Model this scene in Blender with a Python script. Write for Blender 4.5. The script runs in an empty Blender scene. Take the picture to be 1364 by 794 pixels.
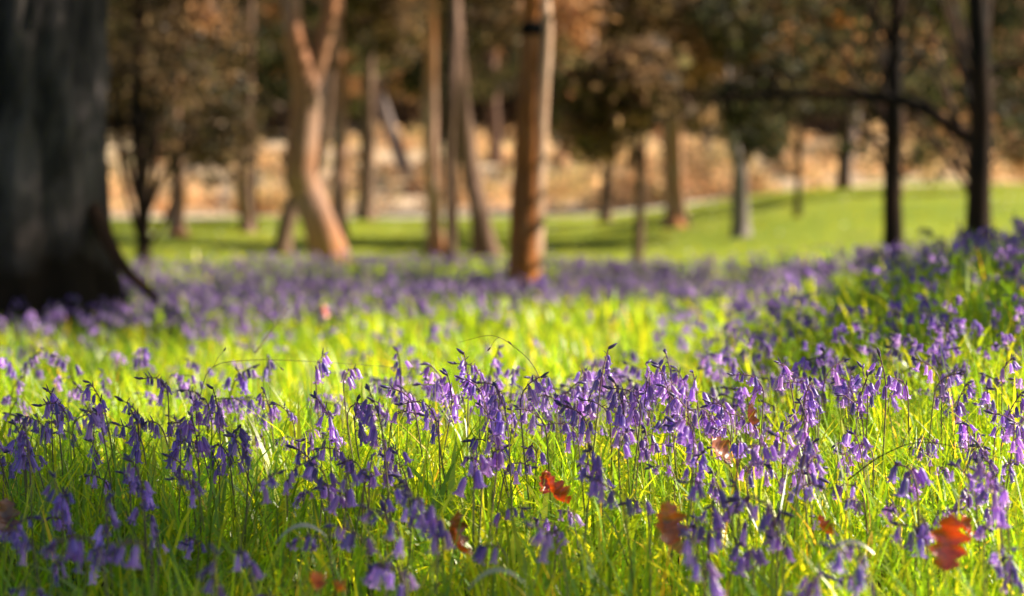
import bpy, math, random
import numpy as np

random.seed(7)
rng = np.random.default_rng(11)
R = math.radians
sc = bpy.context.scene
col = sc.collection

# ------------------------------------------------------------------ camera figures
CAM_H = 0.436
FPX = 3220.0            # focal length in photo pixels (85 mm lens, 1364 px wide)
HOR = 325.0             # horizon row
def P(px, py, d):       # a point d metres out, seen at that place of the photo
    return np.array([(px - 682) / FPX * d, d, CAM_H + (HOR - py) / FPX * d])

SUN_EL, SUN_AZ = R(37), R(82)        # azimuth measured from +Y towards +X
SH = np.array([math.sin(SUN_AZ), math.cos(SUN_AZ)])
def S(t):
    t = np.clip(t, 0, 1)
    return t * t * (3 - 2 * t)

def gz(x, y):
    x = np.asarray(x, float); y = np.asarray(y, float)
    yy = np.maximum(y, 1.0); s = x / yy
    z = 0.26 * S((s - .055) / .15) * S((y - 3.0) / 4.0) * (1 - .45 * S((y - 11) / 6))
    z = z - 0.06 * S((-s - .02) / .12) * S((y - 4) / 5) * (1 - S((y - 14) / 6))
    z = z - .15 * (1 - S((y - 1.9) / 1.8))
    z = z + np.clip(y - 18.5, 0, 41.5) * .0275
    z = z + .62 * S((s - .01) / .13) * S((y - 22) / 22) * (1 - S((y - 58) / 30))
    z = z + np.clip(y - 60, 0, 75) * .085 + np.clip(y - 135, 0, 1e9) * .01
    z = z + .012 * np.sin(x * 3.1 + 1.3) * np.sin(y * 2.3) + .02 * np.sin(x * 1.1 + y * .7) * S((y - 5) / 5)
    return z

def on_ray(gx, gy, h):               # the point at height h between the ground point and the sun
    k = (h - float(gz(gx, gy)) - .13) / math.tan(SUN_EL)
    return np.array([gx + SH[0] * k, gy + SH[1] * k, h])

# ------------------------------------------------------------------ mesh helpers
def link(o, parent=None):
    col.objects.link(o)
    if parent is not None: o.parent = parent
    return o

def mesh_np(name, V, F, mat, tint=None, smooth=True):
    V = np.asarray(V, np.float32); F = np.asarray(F, np.int32)
    me = bpy.data.meshes.new(name)
    me.vertices.add(len(V)); me.vertices.foreach_set('co', V.ravel())
    k = F.shape[1]
    me.loops.add(F.size); me.loops.foreach_set('vertex_index', F.ravel())
    me.polygons.add(len(F)); me.polygons.foreach_set('loop_start', np.arange(0, F.size, k, dtype=np.int32))
    if smooth: me.polygons.foreach_set('use_smooth', np.ones(len(F), bool))
    if tint is not None:
        a = me.attributes.new('tint', 'FLOAT_COLOR', 'POINT')
        T = np.ones((len(V), 4), np.float32); T[:, :3] = tint
        a.data.foreach_set('color', T.ravel())
    me.materials.append(mat)
    me.update(calc_edges=True)
    return me

def obj(name, me, parent=None): return link(bpy.data.objects.new(name, me), parent)

def tag(o, label=None, cat=None, group=None, kind=None):
    if label: o['label'] = label
    if cat: o['category'] = cat
    if group: o['group'] = group
    if kind: o['kind'] = kind
    return o

def empty(name, loc, rz=0):
    o = bpy.data.objects.new(name, None); o.empty_display_size = .1
    o.location = loc; o.rotation_euler = (0, 0, rz)
    return link(o)

class MB:               # collects quads
    def __init__(s): s.V, s.F, s.T, s.n = [], [], [], 0
    def add(s, V, F, tint=None):
        V = np.asarray(V, float); F = np.asarray(F, int)
        s.V.append(V); s.F.append(F + s.n); s.n += len(V)
        s.T.append(np.broadcast_to(np.array([1., 1, 1]) if tint is None else np.asarray(tint, float), (len(V), 3)))
    def mesh(s, name, mat, smooth=True):
        return mesh_np(name, np.concatenate(s.V), np.concatenate(s.F), mat, np.concatenate(s.T), smooth)

def smooth_path(pts, n):
    pts = np.asarray(pts, float)
    if len(pts) < 3: 
        t = np.linspace(0, 1, n)[:, None]; return pts[0] * (1 - t) + pts[-1] * t
    m = len(pts); Pp = np.vstack([2 * pts[0] - pts[1], pts, 2 * pts[-1] - pts[-2]])
    out = []
    for u in np.linspace(0, m - 1, n):
        i = min(int(u), m - 2); t = u - i
        p0, p1, p2, p3 = Pp[i:i + 4]
        out.append(.5 * ((2 * p1) + (-p0 + p2) * t + (2 * p0 - 5 * p1 + 4 * p2 - p3) * t * t + (-p0 + 3 * p1 - 3 * p2 + p3) * t ** 3))
    return np.array(out)

def tube(path, rad, k=8, rough=0.0, lobes=None, seed=0):
    """rings round a path; rough makes the bark uneven, lobes(u, angle) multiplies the radius"""
    path = np.asarray(path, float); n = len(path)
    rad = np.broadcast_to(np.asarray(rad, float), (n,))
    T = np.gradient(path, axis=0); T /= np.linalg.norm(T, axis=1)[:, None] + 1e-12
    ref = np.array([0, 1., 0]) if abs(T[:, 1]).mean() < .8 else np.array([1., 0, 0])
    A = np.cross(T, ref); A /= np.linalg.norm(A, axis=1)[:, None] + 1e-12
    B = np.cross(T, A)
    a = np.linspace(0, 2 * np.pi, k, endpoint=False)
    r_ = np.random.default_rng(seed)
    ph = r_.uniform(0, 6.28, 6)
    rr = np.ones((n, k))
    u = np.linspace(0, 1, n)[:, None]
    if rough:
        s = np.cumsum(np.r_[0, np.linalg.norm(np.diff(path, axis=0), axis=1)])[:, None] / max(rad.max(), 1e-4)
        rr += rough * (np.sin(2 * a + ph[0] + .35 * s) + .7 * np.sin(3 * a + ph[1] - .5 * s) + .6 * np.sin(5 * a + ph[2] + .8 * np.sin(.6 * s)) + .5 * np.sin(1.3 * s + ph[3] + a)) * .5
        rr += r_.normal(0, rough * .25, (n, k))
    if lobes is not None: rr *= lobes(u, a[None, :])
    V = path[:, None, :] + (rad[:, None] * rr)[:, :, None] * (np.cos(a)[None, :, None] * A[:, None, :] + np.sin(a)[None, :, None] * B[:, None, :])
    V = V.reshape(-1, 3)
    i = np.arange(n - 1)[:, None] * k; j = np.arange(k)[None, :]; j2 = (j + 1) % k
    F = np.stack([i + j, i + j2, i + k + j2, i + k + j], -1).reshape(-1, 4)
    return V, F

# ------------------------------------------------------------------ materials
def new_mat(name):
    m = bpy.data.materials.new(name); m.use_nodes = True
    nt = m.node_tree; nt.nodes.clear()
    out = nt.nodes.new('ShaderNodeOutputMaterial')
    return m, nt, out
def N(nt, t, **kw):
    n = nt.nodes.new(t)
    for k, v in kw.items(): setattr(n, k, v)
    return n
def ramp(nt, src, stops):
    r = N(nt, 'ShaderNodeValToRGB'); e = r.color_ramp.elements
    while len(e) < len(stops): e.new(.5)
    for el, (p, c) in zip(e, stops): el.position = p; el.color = (*c, 1)
    nt.links.new(src, r.inputs[0]); return r.outputs[0]
def noise(nt, scale, detail=4, vec=None, rough=.55):
    n = N(nt, 'ShaderNodeTexNoise'); n.inputs['Scale'].default_value = scale; n.inputs['Detail'].default_value = detail; n.inputs['Roughness'].default_value = rough
    if vec is not None: nt.links.new(vec, n.inputs['Vector'])
    return n.outputs['Fac']
def coords(nt, scale=(1, 1, 1), which='Object'):
    tc = N(nt, 'ShaderNodeTexCoord'); mp = N(nt, 'ShaderNodeMapping'); mp.inputs['Scale'].default_value = scale
    nt.links.new(tc.outputs[which], mp.inputs['Vector']); return mp.outputs[0]
def mixc(nt, fac, a, b, mode='MIX'):
    m = N(nt, 'ShaderNodeMix', data_type='RGBA', blend_type=mode)
    for s, v in ((m.inputs[0], fac), (m.inputs[6], a), (m.inputs[7], b)):
        if isinstance(v, (int, float)): s.default_value = v
        elif isinstance(v, tuple): s.default_value = (*v, 1)
        else: nt.links.new(v, s)
    return m.outputs[2]

def leafy(name, trans=.5, gloss=.06, grough=.4, gain=(1, 1, 1), tgain=(1, 1, 1), objvar=0.0, base=None, nscale=0):
    """thin plant tissue: diffuse + light coming through + a slight sheen, coloured by the 'tint' of each blade, leaf or bell"""
    m, nt, out = new_mat(name)
    if base is None:
        at = N(nt, 'ShaderNodeAttribute', attribute_name='tint'); c = at.outputs['Color']
    else:
        rgb = N(nt, 'ShaderNodeRGB'); rgb.outputs[0].default_value = (*base, 1); c = rgb.outputs[0]
    if nscale:
        nz = noise(nt, nscale, 3, coords(nt))
        c = mixc(nt, 1.0, c, ramp(nt, nz, [(.3, (.62, .62, .62)), (.7, (1.3, 1.3, 1.3))]), 'MULTIPLY')
    if objvar:
        oi = N(nt, 'ShaderNodeObjectInfo')
        hs = N(nt, 'ShaderNodeHueSaturation')
        mr = N(nt, 'ShaderNodeMapRange'); mr.inputs[3].default_value = .5 - .028 * objvar; mr.inputs[4].default_value = .5 + .028 * objvar
        mv = N(nt, 'ShaderNodeMapRange'); mv.inputs[3].default_value = 1 - .4 * objvar; mv.inputs[4].default_value = 1 + .5 * objvar
        mu = N(nt, 'ShaderNodeMath', operation='FRACT'); m7 = N(nt, 'ShaderNodeMath', operation='MULTIPLY'); m7.inputs[1].default_value = 7.31
        nt.links.new(oi.outputs['Random'], mr.inputs[0]); nt.links.new(oi.outputs['Random'], m7.inputs[0]); nt.links.new(m7.outputs[0], mu.inputs[0]); nt.links.new(mu.outputs[0], mv.inputs[0])
        nt.links.new(mr.outputs[0], hs.inputs['Hue']); nt.links.new(mv.outputs[0], hs.inputs['Value']); nt.links.new(c, hs.inputs['Color']); c = hs.outputs[0]
    d = N(nt, 'ShaderNodeBsdfDiffuse'); t = N(nt, 'ShaderNodeBsdfTranslucent'); g = N(nt, 'ShaderNodeBsdfGlossy')
    g.inputs['Roughness'].default_value = grough; g.inputs['Color'].default_value = (1, 1, 1, 1)
    nt.links.new(mixc(nt, 1.0, c, gain, 'MULTIPLY'), d.inputs[0]); nt.links.new(mixc(nt, 1.0, c, tgain, 'MULTIPLY'), t.inputs[0])
    m1 = N(nt, 'ShaderNodeMixShader'); m1.inputs[0].default_value = trans
    nt.links.new(d.outputs[0], m1.inputs[1]); nt.links.new(t.outputs[0], m1.inputs[2])
    m2 = N(nt, 'ShaderNodeMixShader'); m2.inputs[0].default_value = gloss
    nt.links.new(m1.outputs[0], m2.inputs[1]); nt.links.new(g.outputs[0], m2.inputs[2])
    nt.links.new(m2.outputs[0], out.inputs[0])
    return m

def bark(name, dark, mid, light, lichen=None, scale=14, warm=None, bumps=.6, zs=.18, foot=None):
    m, nt, out = new_mat(name)
    v = coords(nt, (1, 1, zs))
    fis = noise(nt, scale, 8, v, .65)
    big = noise(nt, scale * .13, 4, coords(nt, (1, 1, .5)))
    c = ramp(nt, fis, [(.28, dark), (.5, mid), (.74, light)])
    if lichen: c = mixc(nt, ramp(nt, noise(nt, 2.6, 7, coords(nt, (1, 1, .35)), .7), [(.44, (0, 0, 0)), (.62, (1, 1, 1))]), c, mixc(nt, fis, dark, lichen))
    if warm: c = mixc(nt, ramp(nt, noise(nt, 1.7, 5, coords(nt, (1, 1, .5))), [(.42, (0, 0, 0)), (.6, (1, 1, 1))]), c, warm)
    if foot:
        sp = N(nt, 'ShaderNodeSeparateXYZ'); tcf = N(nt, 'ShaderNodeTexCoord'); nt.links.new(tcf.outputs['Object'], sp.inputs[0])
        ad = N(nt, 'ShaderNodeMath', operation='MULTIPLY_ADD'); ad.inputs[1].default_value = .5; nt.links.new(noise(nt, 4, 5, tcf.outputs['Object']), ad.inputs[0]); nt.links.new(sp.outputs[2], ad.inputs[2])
        c = mixc(nt, ramp(nt, ad.outputs[0], [(.62, (1, 1, 1)), (1.0, (0, 0, 0))]), c, foot)  # missing shade at the trunk base painted in as a darker foot
    c = mixc(nt, 1.0, c, ramp(nt, big, [(.3, (.6, .6, .6)), (.7, (1.3, 1.3, 1.3))]), 'MULTIPLY')
    b = N(nt, 'ShaderNodeBsdfPrincipled'); b.inputs['Roughness'].default_value = .9
    b.inputs['Specular IOR Level'].default_value = .15
    bp = N(nt, 'ShaderNodeBump'); bp.inputs['Strength'].default_value = bumps; bp.inputs['Distance'].default_value = .03
    nt.links.new(fis, bp.inputs['Height']); nt.links.new(bp.outputs[0], b.inputs['Normal'])
    nt.links.new(c, b.inputs['Base Color']); nt.links.new(b.outputs[0], out.inputs[0])
    return m

M_grass = leafy('grass_blade', .58, .05, .38, (3.2, 2.35, 1.2), (7.2, 4.4, 1.0))
M_bell = leafy('bluebell_petal', .40, .07, .38, (1.15, 1.15, 1.1), (1.7, 1.45, 1.5), objvar=.7)
M_bellstuff = leafy('bluebell_petal_far', .42, .04, .45, (1.15, 1.15, 1.1), (1.7, 1.45, 1.5))
M_bud = leafy('bluebell_bud', .2, .06, .4, base=(.10, .06, .24), objvar=.5)
M_stem = leafy('bluebell_stem', .25, .05, .4)
M_crown = leafy('tree_leaf', .5, .012, .55, (1.08, 1.02, .92), (2.0, 1.75, 1.2))
M_litter = leafy('dead_leaf', .38, .1, .35, (1, 1, 1), (1.6, .9, .5), nscale=60)
M_petal = leafy('pale_straw', .3, .12, .3, base=(.62, .58, .46))
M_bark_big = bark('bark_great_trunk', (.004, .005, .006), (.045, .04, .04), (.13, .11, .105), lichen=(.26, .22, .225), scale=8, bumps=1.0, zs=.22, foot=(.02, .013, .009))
M_bark_pine = bark('bark_orange_pine', (.09, .035, .016), (.40, .155, .055), (.56, .29, .14), scale=16, warm=(.62, .20, .04))
M_bark_sun_edge = bark('bark_painted_sun_edge', (.36, .2, .12), (.66, .43, .29), (.80, .60, .46), scale=18, bumps=.4)  # sunlight on the pine's right edge painted into a bark colour
M_bark_pink = bark('bark_pinkish', (0.144, 0.072, 0.048), (0.512, 0.304, 0.216), (0.750, 0.544, 0.416), scale=12, warm=(0.480, 0.208, 0.096))
M_bark_rose = bark('bark_rose', (.17, .09, .06), (.48, .28, .20), (.66, .45, .35), scale=12, warm=(.42, .19, .10))
M_bark_brown = bark('bark_brown', (0.038, 0.023, 0.019), (0.190, 0.114, 0.085), (0.380, 0.247, 0.190), scale=12)
M_bark_dark = bark('bark_dark', (.006, .006, .006), (.03, .022, .018), (.07, .05, .04), scale=14, warm=(.07, .035, .02))
M_bark_grey = bark('bark_grey', (0.064, 0.056, 0.056), (0.256, 0.208, 0.200), (0.448, 0.384, 0.368), scale=12)
M_hole = bark('bark_knot_hole', (.002, .002, .002), (.004, .004, .004), (.01, .008, .007), scale=20)

# ------------------------------------------------------------------ ground, lawn, path
def ground_mat():
    m, nt, out = new_mat('woodland_ground')
    tc = N(nt, 'ShaderNodeTexCoord'); sep = N(nt, 'ShaderNodeSeparateXYZ'); nt.links.new(tc.outputs['Object'], sep.inputs[0])
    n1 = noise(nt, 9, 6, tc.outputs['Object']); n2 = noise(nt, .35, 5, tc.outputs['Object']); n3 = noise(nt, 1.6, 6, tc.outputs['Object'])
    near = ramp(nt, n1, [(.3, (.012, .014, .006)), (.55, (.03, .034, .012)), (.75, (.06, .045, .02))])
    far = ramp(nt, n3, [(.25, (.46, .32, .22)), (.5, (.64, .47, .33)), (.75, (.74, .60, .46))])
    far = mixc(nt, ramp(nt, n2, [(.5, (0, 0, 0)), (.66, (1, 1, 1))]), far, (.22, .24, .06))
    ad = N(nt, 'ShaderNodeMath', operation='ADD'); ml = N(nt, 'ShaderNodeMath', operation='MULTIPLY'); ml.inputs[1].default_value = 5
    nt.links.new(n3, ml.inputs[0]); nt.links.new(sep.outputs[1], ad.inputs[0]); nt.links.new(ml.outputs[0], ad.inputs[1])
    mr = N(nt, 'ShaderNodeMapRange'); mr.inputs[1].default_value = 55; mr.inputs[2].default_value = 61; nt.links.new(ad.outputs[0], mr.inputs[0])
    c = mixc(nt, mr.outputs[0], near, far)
    b = N(nt, 'ShaderNodeBsdfPrincipled'); b.inputs['Roughness'].default_value = .95; b.inputs['Specular IOR Level'].default_value = .1
    bp = N(nt, 'ShaderNodeBump'); bp.inputs['Strength'].default_value = .8; bp.inputs['Distance'].default_value = .04
    nt.links.new(n1, bp.inputs['Height']); nt.links.new(bp.outputs[0], b.inputs['Normal'])
    nt.links.new(c, b.inputs['Base Color']); nt.links.new(b.outputs[0], out.inputs[0])
    return m
def simple_ground(name, stops, scale, bump=.6, worn=None):
    m, nt, out = new_mat(name)
    tc = N(nt, 'ShaderNodeTexCoord'); n1 = noise(nt, scale, 6, tc.outputs['Object']); n2 = noise(nt, .3, 4, tc.outputs['Object'])
    c = mixc(nt, 1.0, ramp(nt, n1, stops), ramp(nt, n2, [(.3, (.7, .75, .7)), (.7, (1.25, 1.15, 1.1))]), 'MULTIPLY')
    if worn: c = mixc(nt, ramp(nt, noise(nt, .55, 6, tc.outputs['Object'], .65), [(.54, (0, 0, 0)), (.66, (.8, .8, .8))]), c, worn)
    b = N(nt, 'ShaderNodeBsdfPrincipled'); b.inputs['Roughness'].default_value = .95; b.inputs['Specular IOR Level'].default_value = .1
    bp = N(nt, 'ShaderNodeBump'); bp.inputs['Strength'].default_value = bump; bp.inputs['Distance'].default_value = .03
    nt.links.new(n1, bp.inputs['Height']); nt.links.new(bp.outputs[0], b.inputs['Normal'])
    nt.links.new(c, b.inputs['Base Color']); nt.links.new(b.outputs[0], out.inputs[0])
    return m

def sheet(name, ys, us, xw, dz, mat):
    Y, U = np.meshgrid(ys, us, indexing='ij'); X = U * xw(Y)
    V = np.stack([X, Y, gz(X, Y) + dz], -1).reshape(-1, 3)
    n, k = Y.shape; i = np.arange(n - 1)[:, None] * k; j = np.arange(k - 1)[None, :]
    F = np.stack([i + j, i + j + 1, i + k + j + 1, i + k + j], -1).reshape(-1, 4)
    return tag(obj(name, mesh_np(name, V, F, mat)), kind='structure')
ys = np.r_[-30, -12, -5, np.arange(-2, 14, .2), np.arange(14, 62, .6), np.arange(62, 140, 2.), 160, 200, 260, 340, 450, 600]
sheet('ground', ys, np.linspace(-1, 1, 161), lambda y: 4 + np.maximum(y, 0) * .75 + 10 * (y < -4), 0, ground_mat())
edge = lambda y: 5 + y * .45
M_lawn = simple_ground('lawn_turf', [(.25, (.17, .25, .025)), (.5, (.26, .34, .04)), (.8, (.36, .39, .065))], 4, worn=(.24, .19, .08))
sheet('lawn', np.arange(22.6, 56.01, .6), np.linspace(-1, 1, 101), edge, .006, M_lawn)
M_path = simple_ground('path_gravel', [(.25, (.48, .44, .39)), (.5, (.60, .56, .50)), (.8, (.70, .66, .60))], 12)
sheet('path', np.arange(56.3, 58.8, .4), np.linspace(-1, 1, 101), edge, .012, M_path)

# ------------------------------------------------------------------ grass (nobody could count it: one object)
def blades(x, y, h, w, bend, tint, zoff=None, lv=4):
    n = len(x); az = rng.uniform(0, 2 * np.pi, n); side = az + np.pi / 2 + rng.normal(0, .5, n)
    b = np.stack([x, y, gz(x, y) - .01 if zoff is None else zoff], -1)
    t = np.linspace(0, 1, lv)
    dirv = np.stack([np.cos(az), np.sin(az), 0 * az], -1); sv = np.stack([np.cos(side), np.sin(side), 0 * az], -1)
    pos = b[:, None, :] + dirv[:, None, :] * (h * bend)[:, None, None] * (t ** 2)[None, :, None]
    pos[:, :, 2] += h[:, None] * (t - .42 * np.minimum(bend, 1.2)[:, None] * t ** 2.2)
    wd = (w[:, None] * .5 * np.maximum((1 - t ** 2.2), .06) * (.75 + .5 * np.minimum(t * 2, 1)))[:, :, None] * sv[:, None, :]
    V = np.stack([pos - wd, pos + wd], 2).reshape(n * lv * 2, 3)
    i = (np.arange(n) * lv * 2)[:, None] + (np.arange(lv - 1) * 2)[None, :]
    F = np.stack([i, i + 1, i + 3, i + 2], -1).reshape(-1, 4)
    return V, F, np.repeat(tint, lv * 2, axis=0)

def grass_tint(n, x=None, y=None):
    g = np.array([[.075, .19, .014], [.12, .23, .016], [.055, .15, .02], [.17, .25, .022], [.30, .27, .08]])
    k = rng.choice(5, n, p=[.33, .30, .16, .19, .02])
    return g[k] * np.clip(rng.lognormal(-.06, .38, (n, 1)), .35, 2.0)

gV, gF, gT, gn = [], [], [], 0
def gadd(V, F, T):
    global gn
    gV.append(V); gF.append(F + gn); gT.append(T); gn += len(V)
def scatter(d0, d1, per_m2, lat=.26, extra=.5):
    wid = lambda d: lat * d + extra
    n_try = int((d1 - d0) * 2 * wid(d1) * per_m2)
    y = rng.uniform(d0, d1, n_try); x = rng.uniform(-1, 1, n_try) * wid(d1)
    k = np.abs(x) < wid(y); return x[k], y[k]
for d0, d1, dens, hm, wm, bm in ((1.3, 2.3, 2600, .165, .0038, .5), (2.3, 4.8, 3900, .165, .0031, .48), (4.8, 8, 2100, .155, .0055, .6), (8, 13, 800, .155, .0085, .6), (13, 24, 260, .155, .014, .5)):
    x, y = scatter(d0, d1, dens); n = len(x)
    patch = .5 + .5 * np.sin(x * 5 + 2 * np.sin(y * 3.3)) * np.sin(y * 4.1 + 1.7)
    h = hm * np.clip(rng.gamma(7, 1 / 7, n), .45, 1.5) * (.82 + .3 * patch)
    gadd(*blades(x, y, h, wm * rng.uniform(.6, 1.6, n), rng.gamma(3, bm / 3, n), grass_tint(n)))
# broad strap leaves of the bluebells among the blades
for d0, d1, dens, wm in ((1.0, 5.0, 800, .0095), (5.0, 9, 160, .012)):
    x, y = scatter(d0, d1, dens); n = len(x)
    T = np.array([[.06, .16, .02], [.10, .20, .02], [.16, .24, .03]])[rng.choice(3, n)] * rng.uniform(.8, 1.2, (n, 1))
    gadd(*blades(x, y, .19 * rng.uniform(.7, 1.25, n), wm * rng.uniform(.6, 1.3, n), rng.gamma(4, .8 / 4, n), T, lv=6))
for d0, d1, dens, wm in ((.4, 5, 900, .006), (5, 10, 420, .010), (10, 24, 110, .018)):
    wi, wo = (lambda d: .26 * d + .45), (lambda d: .30 * d + 1.9)
    n_ = int((d1 - d0) * 2 * wo(d1) * dens); y = rng.uniform(d0, d1, n_); x = rng.uniform(-1, 1, n_) * wo(d1)
    k = (np.abs(x) > wi(y)) & (np.abs(x) < wo(y)); x, y = x[k], y[k]; n = len(x)
    gadd(*blades(x, y, .165 * np.clip(rng.gamma(7, 1 / 7, n), .45, 1.5), wm * rng.uniform(.6, 1.6, n), rng.gamma(3, .2, n), grass_tint(n)))
tag(obj('grass', mesh_np('grass', np.concatenate(gV), np.concatenate(gF), M_grass, np.concatenate(gT))),
    'long yellow green woodland grass growing between the bluebells', 'grass', kind='stuff')
# short turf of the lawn behind
x, y = scatter(22.8, 56, 34, .32, 1); n = len(x)
V, F, T = blades(x, y, .045 * rng.uniform(.6, 1.5, n), .035 * rng.uniform(.6, 1.4, n), rng.gamma(3, .25, n), np.array([[.085, .135, .014], [.11, .155, .018], [.065, .11, .012]])[rng.choice(3, n)], lv=3)
tag(obj('lawn_grass', mesh_np('lawn_grass', V, F, M_grass, T)), 'short bright turf of the clearing behind the bluebells', 'turf', kind='stuff')

# ------------------------------------------------------------------ bluebells
def bell(L=.018, r=.0046, lobes=6, full=True, curl=1.0, flare=1.0):
    prof = [(0, .22, 0), (.07, .62, 0), (.22, .95, 0), (.5, 1.03, 0), (.72, 1.1, .0), (.86, 1.45 * flare, .25), (.95, 1.95 * flare, .6), (.92 - .05 * curl, 2.45 * flare, .93)] if full else \
           [(0, .4, 0), (.25, 1.0, 0), (.72, 1.1, 0), (.96, 1.9 * flare, .7)]
    V, F = [], []
    k = lobes * 2
    for (t, rr, s) in prof:
        for i in range(lobes):
            c = 2 * math.pi * (i + .5) / lobes; hw = math.pi / lobes
            for sg in (-1, 1):
                a = c + sg * hw * (1 - s) * (.5 if False else 1) * (.5 + .5 * (s > 0)) if s > 0 else 2 * math.pi * (i + (.0 if sg < 0 else .5)) / lobes + hw * .5
                V.append((rr * r * math.cos(a), rr * r * math.sin(a), -t * L))
    nr = len(prof)
    for q in range(nr - 1):
        for j in range(k):
            if prof[q + 1][2] > 0 and j % 2 == 1: continue
            a, b = q * k + j, q * k + (j + 1) % k
            F.append((a, b, b + k, a + k))
    return np.array(V), np.array(F)

def spindle(L, r, k=5):
    t = np.array([0, .15, .45, .75, 1.0]); rr = np.array([.25, .8, 1, .7, .08]) * r
    return tube(np.stack([0 * t, 0 * t, -t * L], -1), rr, k)

def rot_to(dirv, spin=0.0):
    """matrix that turns -Z to dirv after a spin about Z"""
    z = -np.asarray(dirv, float); z /= np.linalg.norm(z)
    a = np.array([1., 0, 0]) if abs(z[0]) < .9 else np.array([0, 1., 0])
    x = np.cross(a, z); x /= np.linalg.norm(x); y = np.cross(z, x)
    M = np.stack([x, y, z], 1); c, s = math.cos(spin), math.sin(spin)
    return M @ np.array([[c, -s, 0], [s, c, 0], [0, 0, 1]])

def make_plan(rs, H, nflow, lean, nod):
    """one bluebell: stem path leaning towards +X, places and turns of its bells and buds"""
    n = 22; t = np.linspace(0, 1, n); ang = lean * t + nod * S((t - .76) / .24)
    seg = H / (n - 1); wob = np.cumsum(rs.normal(0, .03, n))
    p = np.zeros((n, 3))
    for i in range(1, n):
        p[i] = p[i - 1] + seg * np.array([math.sin(ang[i]), .25 * wob[i], math.cos(ang[i])])
    fl, bd, peds = [], [], []; vig = rs.uniform(.72, 1.12)
    at = lambda u: np.array([np.interp(u, t, p[:, q]) for q in range(3)])
    t0 = .97 - min(.21, .022 * nflow + .03)
    for i in range(nflow):
        u = t0 + (.96 - t0) * (i + rs.uniform(-.25, .25)) / max(nflow - 1, 1)
        u = min(max(u, t0), .985)
        a = at(u); az = rs.normal(0, 1.15) if i % 2 else rs.uniform(-2.6, 2.6)
        o = np.array([math.cos(az), math.sin(az), 0])
        pl = rs.uniform(.005, .010) * (1.15 - .3 * i / nflow)
        e = a + o * pl + np.array([0, 0, rs.uniform(-.003, .003)])
        d = o * rs.uniform(.1, .45 + .45 * i / nflow) + np.array([0, 0, -1])
        sc_ = vig * rs.uniform(.82, 1.12) * (1.1 - .34 * i / nflow)
        fl.append((e, rot_to(d, rs.uniform(0, 6)), sc_)); peds.append((a, a + o * pl * .6 + np.array([0, 0, .003]), e))
    for i in range(2):
        a = at(.985 + .012 * i); az = rs.normal(0, .9); tip = p[-1] - p[-2]; tip /= np.linalg.norm(tip)
        d = tip * rs.uniform(.2, .9) + np.array([math.cos(az), math.sin(az), rs.uniform(-.5, .5)]) * .9
        bd.append((a, rot_to(d), rs.uniform(.8, 1.2)))
    return p, fl, bd, peds

STEM_G, STEM_P = np.array([.24, .27, .07]), np.array([.26, .13, .17])
def stem_geo(plan, k=5, rs=None, r0=.0016):
    p, fl, bd, peds = plan; mb = MB(); n = len(p)
    V, F = tube(p, np.linspace(r0, r0 * .5, n), k)
    f = np.repeat(S((np.linspace(0, 1, n) - .45) / .4), k)[:, None]
    mb.add(V, F, STEM_G * (1 - f) + STEM_P * f)
    for a, m, e in peds:
        V, F = tube(smooth_path([a, m, e], 4), .00062, 3); mb.add(V, F, STEM_P)
        if rs is not None:      # the thin bract beside each bell
            d = (m - a) + np.array([rs.uniform(-.004, .004), rs.uniform(-.004, .004), rs.uniform(-.004, .008)]); d /= np.linalg.norm(d) + 1e-9
            w = np.cross(d, [0, 0, 1.]); w /= np.linalg.norm(w) + 1e-9; L = rs.uniform(.007, .016)
            q = [a - w * .0009, a + w * .0009, a + d * L * .6 + w * .0011, a + d * L * .6 - w * .0011, a + d * L + w * .0002, a + d * L - w * .0002]
            mb.add(q, [(0, 1, 2, 3), (3, 2, 4, 5)], np.array([.13, .07, .24]))
    return mb

PETAL = np.array([[.35, .185, .61], [.27, .145, .55], [.50, .31, .74], [.18, .10, .44]])
def tinted(V, base, tipmul=1.35):
    f = (S((-V[:, 2] / .018 - .1) / .9))[:, None]
    stripe = np.where(np.arange(len(V)) % 2 == 0,   .6, 1.3)[:, None]      # darker midrib down each petal
    return base * (1.0 + f * (tipmul - 1)) * stripe
bell_me = []
for L, r, cu, flr, tb in ((.0185, .0038, 1.0, 1.1, 0), (.0165, .0040, 1.3, 1.25, 1), (.0195, .0037, .9, 1.05, 2), (.017, .0034, .6, .85, 3)):
    V, F = bell(L, r, 6, True, cu, flr); V = V * np.array([.9, .9, 1.08]); bell_me.append(mesh_np('flower', V, F, M_bell, tinted(V, PETAL[tb])))
V, F = spindle(.013, .0021); bud_me = mesh_np('bud', V, F, M_bud, np.array([.045, .028, .14]))

NT = 30
rs = np.random.default_rng(3)
templates = []
for k in range(NT):
    nf = [3, 4, 5, 6, 7, 5, 4, 6, 5, 7, 8][k % 11]
    H = rs.uniform(.175, .27)
    lean, nod = rs.uniform(.02, .22), rs.uniform(.9, 1.9)
    if k % 5 == 4: nod = rs.uniform(.3, .6)
    plan = make_plan(rs, H, nf, lean, nod)
    templates.append(dict(plan=plan, nf=nf, H=H, nod=nod, lean=lean, stem=stem_geo(plan, 5, rs).mesh('stem', M_stem),
                          var=rs.integers(0, 4, nf)))

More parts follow.
